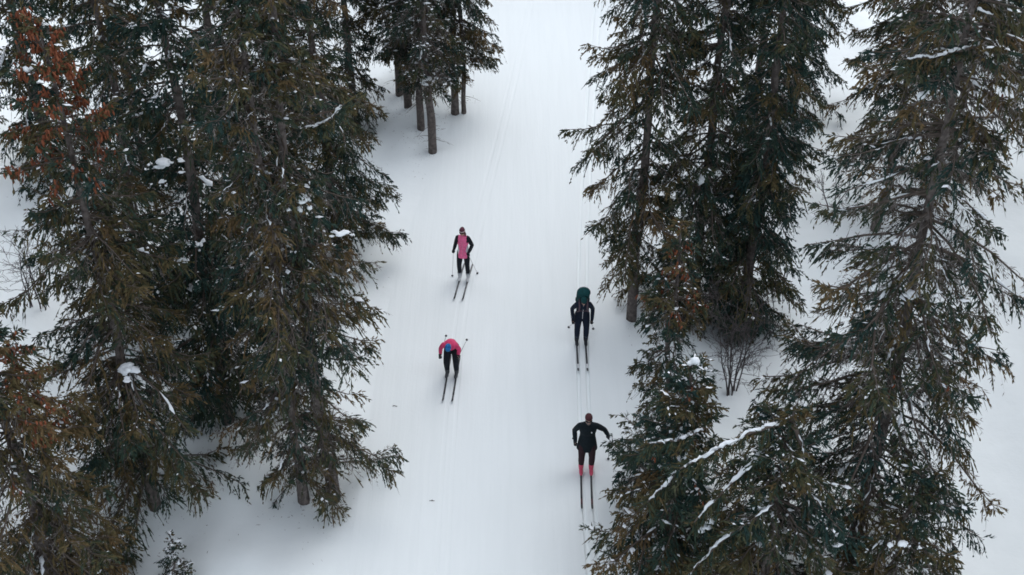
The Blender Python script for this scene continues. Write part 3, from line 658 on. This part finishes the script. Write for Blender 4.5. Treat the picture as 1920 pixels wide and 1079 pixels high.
def skier(tag_, x, y, yaw, hgt, P, look, label):
    """local frame: -y is where the skier faces, feet side by side at the origin"""
    k = hgt / 1.78; z0 = float(base_z(y)) + .028
    root = empty('person', (x, y, z0), label, 'person', 'cross-country skiers on the trail', yaw)
    v = lambda *a: np.array(a, float)
    phi, psi = R(P['lean']), R(P['nod'])
    sp = v(0, -math.sin(phi), math.cos(phi)); fr = v(0, -math.cos(phi), -math.sin(phi)); X = v(1, 0, 0)
    # the upper spine curls a little more than the lower
    phi2 = phi * 1.0 + R(P.get('curl', 8)); sp2 = v(0, -math.sin(phi2), math.cos(phi2)); fr2 = v(0, -math.cos(phi2), -math.sin(phi2))
    hip = v(0, P['hip'][0], P['hip'][1]) * k
    waist = hip + sp * .17 * k; chest = waist + sp2 * .20 * k; shl = chest + sp2 * .14 * k; neck = shl + sp2 * .05 * k
    hu = v(0, -math.sin(psi), math.cos(psi)); hf = v(0, -math.cos(psi), -math.sin(psi))
    nk2 = neck + (sp2 * .5 + hu * .5) * .06 * k; hc = nk2 + hu * .125 * k + hf * .025 * k
    wS = P.get('width', 1.0)
    def torso(g=0.0, hem=0.0):
        fl = P.get('flare', 0) if g else -.02
        rr = [(hip - sp * (.06 + hem) * k, .178 + fl, .124 + fl, fr), (hip + sp * .02 * k, .176, .126, fr), (waist - sp * .03 * k, .155, .110, fr), (waist + sp * .06 * k, .150, .108, (fr + fr2) / 2), (chest - sp2 * .04 * k, .168, .118, fr2), (chest + sp2 * .06 * k, .180, .118, fr2), (shl - sp2 * .005 * k, .168, .098, fr2), (neck - sp2 * .01 * k, .095, .070, fr2), (neck + sp2 * .018 * k, .062, .060, fr2)]
        return loft([(c, X * (a * k * wS + g), nrm(f) * (b * k + g)) for c, a, b, f in rr], 22)
    sh = [shl + X * s * .175 * k * wS - sp2 * .02 * k for s in (-1, 1)]
    el = [v(*P['elbow'][i]) * k for i in (0, 1)]; hd = [v(*P['hand'][i]) * k for i in (0, 1)]
    wr = [h + nrm(e - h) * .085 * k for h, e in zip(hd, el)]
    hp = [hip + X * s * .095 * k - v(0, 0, .02) for s in (-1, 1)]
    an = [v(s * GAUGE, .035, .125) for s in (-1, 1)]
    kn = [v(s * P['knee'][0] * k, P['knee'][1] * k, P['knee'][2] * k) for s in (-1, 1)]
    arms = lambda i, g=0.0, w0=1.0: limb([sh[i], el[i], wr[i]], [.058 * k, .045 * k, .034 * k], g)
    legs = lambda i, g=0.0: limb([hp[i], kn[i], an[i]], [.084 * k, .058 * k, .038 * k], g)
    poles = [v(*P['tip'][i]) for i in (0, 1)]
    axes = [nrm(h - t) for h, t in zip(hd, poles)]
    hw = lambda y_: 0
    # head with nose and ears
    s_ = k * .98
    hr = [(-.115, .026, .030, .050), (-.098, .044, .050, .034), (-.070, .056, .070, .016), (-.030, .066, .086, .004), (.015, .072, .096, -.004), (.060, .068, .090, -.008), (.092, .050, .066, -.010), (.112, .022, .030, -.010)]
    head = [loft([(hc + hu * u * s_ + hf * f * s_, X * a * s_, hf * b * s_) for u, a, b, f in hr], 20)]
    nose = limb([hc + hf * .088 * s_ + hu * .012 * s_, hc + hf * .112 * s_ - hu * .030 * s_, hc + hf * .090 * s_ - hu * .036 * s_], [.009, .013, .010], 0, 3)
    ears = [sphere(hc + X * s * .073 * s_ - hf * .005 + hu * -.01, .026 * s_, 10, 7, (.4, .8, 1.2)) for s in (-1, 1)]
    feet = sum([limb([an[i], v(an[i][0], .06, .06), v(an[i][0], -.16, .045)], [.032, .030, .026]) for i in (0, 1)], [])
    hands = sum([grip_hand(hd[i], axes[i], wr[i], 0, k) for i in (0, 1)], [])
    body = fused('body', [torso()] + head + nose + ears + limb([shl, nk2, hc - hu * .06], [.062 * k, .056 * k, .055 * k]) + sum([arms(i) + limb([wr[i], hd[i] + nrm(wr[i] - hd[i]) * .05], [.032 * k, .028 * k]) + legs(i) for i in (0, 1)], []) + hands + feet, .016, 2)
    obj('body', body, fab('skin', (.50, .30, .23), .55, .08, .3), root)
    # trousers
    tr_ = fused('trousers', [loft([(hip - sp * .075 * k, X * .165 * k, fr * .118 * k), (hip, X * .178 * k, fr * .128 * k), (hip + sp * .09 * k, X * .160 * k, fr * .115 * k)], 18)] + legs(0, .014 + P.get('baggy', 0)) + legs(1, .014 + P.get('baggy', 0)), .015, 2)
    obj('trousers', tr_, look['trousers'], root)
    # jacket body and sleeves
    jm = fused('jacket', [torso(.017, hem=P.get('hem', .05))] + sum([limb([shl * .4 + sh[i] * .6, sh[i]], [.066 * k, .058 * k], .006) for i in (0, 1)], []), .015, 2)
    jo = obj('jacket', jm, look['jacket'], root)
    if 'panel' in look:      # paler side panels sewn into the jacket
        me = jm; me.materials.append(look['panel']); me.materials.append(look['sleeve'])
        for pl in me.polygons:
            c = np.array(pl.center); u = (c - hip) @ sp; xx = abs(c[0])
            if xx > (.095 + .30 * abs(u - .10)) * k and u < .27 * k: pl.material_index = 1
            elif u > .36 * k and xx > .125 * k: pl.material_index = 2
    for i in (0, 1):
        a_end = [sh[i], el[i], wr[i] + nrm(el[i] - wr[i]) * .005]
        o = obj('sleeve', fused('sleeve', limb(a_end, [.058 * k, .046 * k, .036 * k], .009), .013, 2), look['sleeve'], root)
    # collar
    V, Q, T = loft([(neck - sp2 * .015 * k, X * .075 * k, fr2 * .072 * k), (neck + sp2 * .045 * k, X * .068 * k, fr2 * .070 * k)], 16); obj('collar', make_mesh('collar', V, Q, T, smooth=True), look['jacket'] if 'collar' not in look else look['collar'], jo)
    if 'zip' in look:
        pts = [(hip + fr * .150 * k - sp * .06 * k), (waist + fr * .136 * k), (chest + fr2 * .143 * k), (neck + fr2 * .078 * k)]
        V, Q, T = tubes(np.array(pts), np.full(4, .008), 6); obj('zip', make_mesh('zip', V, Q, T, smooth=True), look['zip'], jo)
    if 'badge' in look:
        c = chest + fr2 * .139 * k + X * .075 * k + sp2 * .05 * k
        V, Q, T = loft([(c - fr2 * .006, X * .016, sp2 * .024), (c + fr2 * .006, X * .015, sp2 * .023)], 8); obj('chest_badge', make_mesh('chest_badge', V, Q, T), look['badge'], jo)
    # gloves, boots, gaiters
    for i in (0, 1):
        o = obj('glove', fused('glove', grip_hand(hd[i], axes[i], wr[i], .0035, k * 1.06) + limb([wr[i], hd[i] + nrm(wr[i] - hd[i]) * .055], [.040 * k, .036 * k]), .007, 1), look['glove'], root)
        bx_ = an[i][0]
        bt = fused('boot', [loft([(v(bx_, .085, .045), v(.030, 0, 0), v(0, 0, .032)), (v(bx_, .06, .055), v(.046, 0, 0), v(0, 0, .047)), (v(bx_, -.04, .055), v(.048, 0, 0), v(0, 0, .046)), (v(bx_, -.13, .045), v(.048, 0, 0), v(0, 0, .036)), (v(bx_, -.19, .040), v(.030, 0, 0), v(0, 0, .024))], 14)] + limb([v(bx_, .045, .05), an[i] + nrm(kn[i] - an[i]) * P.get('boot_h', .06)], [.054, .064]), .012, 2)
        bo = obj('boot', bt, look['boot'], root)
        V, Q, T = loft([(v(bx_, .10, .024), v(.040, 0, 0), v(0, .006, .0)), (v(bx_, .10, .012), v(.040, 0, 0), v(0, .006, 0))], 8)
        V, Q = None, None
        if 'cuff' in look:
            e = nrm(kn[i] - an[i]); c0 = an[i] + e * (P.get('boot_h', .06) - .005)
            V, Q, T = tubes(np.array([c0, c0 + e * .02, c0 + e * .045]), np.array([.066, .070, .068]), 12); obj('cuff', make_mesh('cuff', V, Q, T, smooth=True), look['cuff'], bo)
    # hat
    H0, H1 = look['hat_from'], 1.0
    ring = [(u, a + .012, b + .012, f) for u, a, b, f in ((.028, .073, .097, -.004), (.060, .069, .092, -.008), (.092, .055, .070, -.010), (.116, .026, .034, -.010))]
    if H0 == 'band': ring = [(u, a + .010, b + .010, f) for u, a, b, f in ((.012, .072, .096, -.004), (.040, .071, .094, -.006), (.070, .066, .087, -.008))]
    tilt = lambda u, f: hc + hu * u * s_ + hf * f * s_
    V, Q, T = loft([(tilt(u, f), X * a * s_, (hf + hu * .10) * b * s_) for u, a, b, f in ring], 20); ht = obj('hat' if H0 != 'band' else 'headband', make_mesh('hat', V, Q, T, smooth=True), look['hat'], root)
    if 'hat_trim' in look:
        V, Q, T = loft([(tilt(u, -.004), X * .087 * s_, (hf + hu * .10) * .111 * s_) for u in (.026, .045)], 20); obj('hat_trim', make_mesh('hat_trim', V, Q, T, smooth=True), look['hat_trim'], ht)
    if 'hair' in look:
        rr = [(hc + hu * .095 * s_ - hf * .02, .060, .075), (hc + hu * .03 * s_ - hf * .035, .080, .080), (hc - hu * .05 - hf * .055, .078, .060), (hc - hu * .13 - hf * .075, .060, .040), (hc - hu * .20 - hf * .085 + X * .02, .035, .025)] if look['hair'][1] else [(hc + hu * .02 * s_ - hf * .02, .076, .086), (hc - hu * .03 - hf * .035, .074, .070), (hc - hu * .075 - hf * .05, .055, .045)]
        V, Q, T = loft([(c, X * a * s_, hf * b * s_) for c, a, b in rr], 16); obj('hair', make_mesh('hair', V, Q, T, smooth=True), look['hair'][0], root)
        if look['hair'][1]:
            V, Q, T = tubes(np.array([hc + X * .066 - hu * .02, hc + X * .082 - hu * .09 - hf * .01, hc + X * .085 - hu * .17 + hf * .01]), np.array([.022, .028, .014]), 8); obj('hair_lock', make_mesh('hair_lock', V, Q, T, smooth=True), look['hair'][0], root)
    if 'glasses' in look:
        aa = np.linspace(-1.25, 1.25, 11); P_ = np.array([hc + hu * -.004 * s_ + X * math.sin(q) * .080 * s_ + hf * math.cos(q) * .106 * s_ for q in aa])
        V, Q, T = tubes(P_, np.array([.006, .008, .016, .021, .020, .013, .020, .021, .016, .008, .006]), 8); obj('sunglasses', make_mesh('sunglasses', V, Q, T, smooth=True), look['glasses'], root)
    else:
        for s in (-1, 1):
            V, Q = sphere(hc + X * s * .032 * s_ + hf * .088 * s_ + hu * .002, .013, 8, 6); obj('eye', make_mesh('eye', V, Q, smooth=True), fab('eye_dark', (.03, .02, .02), .3), root)
    V, Q, T = tubes(np.array([hc - hu * .068 * s_ + hf * .083 * s_ + X * q for q in (-.024, -.01, .01, .024)]) + hf * np.array([0, .006, .006, 0])[:, None], np.array([.004, .0075, .0075, .004]), 6); obj('mouth', make_mesh('mouth', V, Q, T, smooth=True), fab('lips', (.33, .12, .11), .5), root)
    if 'beard' in look:
        V, Q, T = loft([(hc - hu * .125 * s_ + hf * .050, X * .030, hf * .034), (hc - hu * .10 * s_ + hf * .040, X * .052, hf * .056), (hc - hu * .075 * s_ + hf * .022, X * .060, hf * .070), (hc - hu * .045 * s_ + hf * .008, X * .067, hf * .078)], 16); obj('beard', make_mesh('beard', V, Q, T, smooth=True), look['beard'], root)
    # skis and poles are things of their own
    cy, sy = math.cos(yaw), math.sin(yaw)
    W = lambda p: v(x + p[0] * cy - p[1] * sy, y + p[0] * sy + p[1] * cy, z0 + p[2])
    for i, sd_ in enumerate(('left', 'right')):
        q = W(v((-1, 1)[i] * GAUGE, -.02, 0)); ski('ski', look['ski_label'][i], q[0], q[1], yaw + R(look.get('toe', (0, 0))[i]), look['ski'], 'skis of the cross-country skiers', look.get('ski_len', 1.0))
        tp = W(poles[i]); g_ = float(base_z(tp[1]))
        if P.get('planted', (1, 1))[i]: tp[2] = g_ - .03
        pole(look['pole_label'][i], W(hd[i]), tp, look['pole'], 'ski poles of the cross-country skiers')
    return root, dict(hip=hip, waist=waist, chest=chest, shl=shl, neck=neck, sp=sp2, fr=fr2, X=X, k=k, hc=hc, hu=hu, hf=hf, sh=sh, W=W)

black = fab('black_cloth', (.014, .017, .022)); navy = fab('navy_cloth', (.012, .018, .032)); dgrey = fab('charcoal_cloth', (.035, .038, .042))
pink = fab('pink_cloth', (.84, .17, .34)); white = fab('white_cloth', (.72, .72, .75)); red = fab('red_cloth', (.58, .06, .15)); wine = fab('wine_cloth', (.045, .016, .022))
sdark = mat('ski_dark', (.030, .032, .036), .4, .4, .2, 6); sgrey = mat('ski_grey', (.12, .125, .13), .4, .4, .3, 8); swht = mat('ski_white', (.7, .72, .74), .4, .4, .05); sred = mat('ski_maroon', (.085, .03, .038), .4, .4, .2)
carbon = mat('pole_carbon', (.05, .05, .055), .45, .4, .1); palep = mat('pole_pale', (.62, .60, .60), .5, .3, .1)
lens = mat('dark_lens', (.012, .012, .015), .15, .6, .1)

# front skier in black, right track
skier('front', 1.76, 19.41, R(-1.5), 1.90,
      dict(lean=4, nod=8, curl=8, hip=(.05, .86), knee=(.115, -.07, .47), elbow=((-.285, .12, 1.08), (.37, .16, 1.08)), hand=((-.255, -.02, .80), (.50, .08, .90)), tip=((-.28, 1.05, 0), (.55, .40, 0)), hem=.17, flare=.035, width=1.03, boot_h=.17, baggy=.002),
      dict(jacket=fab('dark_teal_black', (.010, .016, .020)), sleeve=fab('dark_teal_black', (.010, .016, .020)), trousers=fab('dark_wine_trousers', (.034, .018, .022)), boot=fab('red_boot', (.60, .10, .16)), glove=fab('glove_dark', (.03, .032, .036)), hat=fab('brown_hat', (.075, .030, .034)), hat_from='full', glasses=lens,
           beard=fab('grey_beard', (.20, .165, .15)), badge=white, ski=(sdark, sred, sdark),
           ski_label=('maroon and black ski under the left-hand boot of the front skier in black', 'black ski under the right-hand boot of the front skier in black'),
           pole_label=('dark ski pole trailing behind the front skier in black', 'dark ski pole planted beside the front skier near the spruce branches'), pole=carbon),
      'person in black sweater and red boots skiing nearest on the right track')

# skier with the big backpack, right track
_, J = skier('pack', 1.85, 23.67, 0, 1.76,
      dict(lean=16, nod=34, curl=16, hip=(.05, .95), knee=(.12, -.03, .52), elbow=((-.275, .05, 1.09), (.275, .05, 1.09)), hand=((-.245, -.18, .80), (.245, -.18, .80)), tip=((-.31, .66, 0), (.36, .60, 0)), hem=.06, flare=.02, width=.90, boot_h=.10, baggy=.010),
      dict(jacket=navy, sleeve=navy, trousers=fab('dark_blue_trousers', (.010, .016, .030)), boot=dgrey, cuff=fab('pale_cuff', (.33, .35, .37)), glove=black, hat=fab('green_hat', (.010, .052, .054)), hat_from='full',
           zip=white, ski=(sdark, swht, sdark), ski_len=.95,
           ski_label=('dark ski with white band on the left-hand foot of the skier with green backpack', 'dark ski with white band on the right-hand foot of the skier with green backpack'),
           pole_label=('pale ski pole at the left hand side of the skier with green backpack', 'pale ski pole at the right hand side of the skier with green backpack'), pole=palep),
      'person in dark navy clothes bowed under a green backpack on the right track')
def backpack(J):
    k, X, sp, fr = J['k'], J['X'], J['sp'], J['fr']; c = J['chest'] - fr * .24 * k
    root = empty('backpack', tuple(J['W'](c - sp * .30 * k)), 'tall dark green backpack on the back of the right-track skier', 'backpack')
    o0 = c - sp * .30 * k; green = fab('pack_green', (.008, .050, .052), .8, .2)
    rr = [(-.30, .12, .09), (-.24, .165, .125), (-.05, .175, .135), (.15, .18, .135), (.28, .175, .13), (.34, .15, .11)]
    pk = fused('pack_body', [loft([(c + sp * u * k - o0, X * a * k, fr * b * k) for u, a, b in rr], 20)], .014, 3); obj('pack_body', pk, green, root)
    ld = fused('lid', [loft([(c + sp * u * k + fr * .03 - o0, X * a * k, fr * b * k) for u, a, b in ((.335, .16, .12), (.37, .185, .15), (.43, .175, .145), (.47, .12, .10), (.485, .05, .04))], 20)], .014, 2); obj('lid', ld, fab('pack_lid_green', (.010, .058, .060), .8, .2), root)
    for s in (-1, 1):
        pts = np.array([J['shl'] + X * s * .10 * k - fr * .12 * k + sp * .03, J['shl'] + X * s * .105 * k + sp * .055, J['shl'] + X * s * .10 * k + fr * .115 * k + sp * .01, J['chest'] + X * s * .11 * k + fr * .155 * k, J['waist'] + X * s * .155 * k + fr * .09 * k, J['waist'] + X * s * .17 * k - fr * .08 * k]) - o0
        V, Q, T = tubes(pts, np.array([.02, .022, .022, .018, .012, .010]), 8); obj('shoulder_strap', make_mesh('shoulder_strap', V, Q, T, smooth=True), fab('strap_rosy', (.12, .085, .10)), root)
        V, Q = sphere(c + X * s * .16 * k - sp * .12 * k - o0, .055, 12, 8, (.6, .9, 1.5)); obj('side_pocket', make_mesh('side_pocket', V, Q, smooth=True), green, root)
    p = J['chest'] + fr * .165 * k + sp * .02 - o0; V, Q, T = tubes(np.array([p - X * .11 * k - fr * .012, p, p + X * .11 * k - fr * .012]), np.full(3, .010), 6); obj('chest_strap', make_mesh('chest_strap', V, Q, T), fab('strap_rosy', (.3, .2, .22)), root)
backpack(J)

# upright skier in pink, left track
skier('pink', -1.37, 26.22, R(-9), 1.70,
      dict(lean=2, nod=10, curl=3, hip=(.03, .94), knee=(.12, -.05, .53), elbow=((-.245, .11, 1.13), (.25, .11, 1.13)), hand=((-.27, -.10, 1.00), (.18, -.16, .98)), tip=((-.36, .10, 0), (.34, .34, 0)), hem=.10, flare=.025, width=.88, boot_h=.06),
      dict(jacket=pink, sleeve=black, panel=white, collar=pink, zip=fab('pale_pink', (.70, .25, .36)), trousers=black, boot=fab('pale_boot', (.55, .57, .58)), cuff=fab('pale_cuff', (.33, .35, .37)), glove=black, hat=fab('plum_hat', (.10, .035, .05)), hat_from='full', hat_trim=fab('pale_trim', (.6, .5, .52)), glasses=lens,
           hair=(fab('brown_hair', (.10, .05, .045)), True), ski=(sgrey, sdark, sdark), ski_len=.80,
           ski_label=('grey ski on the left-hand foot of the skier in pink', 'grey ski on the right-hand foot of the skier in pink'),
           pole_label=('pale ski pole hanging at the left hand side of the skier in pink', 'pale ski pole at the right hand side of the skier in pink'), pole=palep),
      'person in bright pink jacket with black sleeves skiing upright on the left track')

# crouching skier in red, left track
skier('red', -1.56, 22.51, R(-5), 1.68,
      dict(lean=38, nod=66, curl=22, hip=(.17, .88), knee=(.13, -.05, .50), elbow=((-.255, -.14, 1.00), (.25, -.14, 1.00)), hand=((-.25, -.30, .82), (.225, -.30, .82)), tip=((-.30, 1.20, .40), (.27, 1.12, .36)), hem=.08, flare=.02, width=.92, boot_h=.12, baggy=.012, planted=(0, 0)),
      dict(jacket=red, sleeve=red, trousers=black, boot=fab('grey_boot', (.075, .08, .085)), cuff=dgrey, glove=black, hat=fab('blue_hat', (.02, .13, .34), .8, .45), hat_from='full', hat_trim=fab('light_blue_trim', (.08, .30, .55)),
           hair=(fab('dark_hair', (.03, .02, .02)), False), ski=(sdark, sgrey, sdark), ski_len=.84,
           ski_label=('dark ski on the left-hand foot of the crouching skier in red', 'dark ski on the right-hand foot of the crouching skier in red'),
           pole_label=('ski pole tucked back under the left-hand arm of the crouching skier', 'ski pole tucked back under the right-hand arm of the crouching skier'), pole=carbon),
      'person in red jacket and black trousers bent low in a crouch on the left track')

# ------------------------------------------------------------------ small bits of forest litter on the trail
def litter(x, y, seed, label, s=1.0):
    rg = np.random.default_rng(seed); z = gz(x, y); g = Geo()
    P = np.array([[-.07, 0, .01], [-.02, .015, .02], [.03, .01, .018], [.08, -.01, .012]]) * s
    V, Q, T = tubes(P, np.array([.006, .008, .006, .003]) * s, 5); g.add(V, Q, T)
    n = 26; b = P[rg.integers(0, 4, n)]; d = nrm(rg.normal(0, 1, (n, 3)) * [1, 1, .35]); V, Q = ribbon(b, d, rg.uniform(.03, .07, n) * s, np.full(n, .018 * s), rg); g.add(V, Q)
    tag(obj('fallen_twig', g.mesh('fallen_twig'), M['limb'], None, (x, y, z)), label, 'twig', 'bits of spruce litter on the snow')
litter(-2.96, 21.47, 1, 'small dark twig on the trail left of the crouching skier', .6)
litter(-1.86, 18.57, 2, 'tiny dark twig lying on the lower trail below the crouching skier', .6)
litter(-2.9, 20.0, 3, 'tiny fallen twig near the left edge of the lower trail', .45)

def forest_litter():
    """shed needles, bark flakes and twig ends on the snow round the trunks"""
    rg = np.random.default_rng(5); g = Geo()
    for k_, t_ in TREES.items():
        if k_.startswith('off') or k_ == 'sapling': continue
        n = 110; a = rg.uniform(0, 6.3, n); d = rg.gamma(2.2, .38, n) + .15
        X_, Y_ = t_[0] + d * np.cos(a), t_[1] + d * np.sin(a)
        ok = np.maximum(left_edge(Y_) - X_, X_ - right_edge(Y_)) > .1; X_, Y_ = X_[ok], Y_[ok]; n = len(X_)
        p = np.stack([X_, Y_, ground_z(X_, Y_) + .012], -1); dr = nrm(np.stack([rg.normal(size=n), rg.normal(size=n), rg.normal(0, .12, n)], -1))
        V, Q = ribbon(p, dr, rg.gamma(2.5, .018, n), rg.uniform(.006, .016, n), rg); g.add(V, Q)
    o = obj('needle_litter', g.mesh('needle_litter'), M['limb'])
    tag(o, 'brown needles and twig ends scattered on the snow round the trunks', 'litter', kind='stuff')
forest_litter()
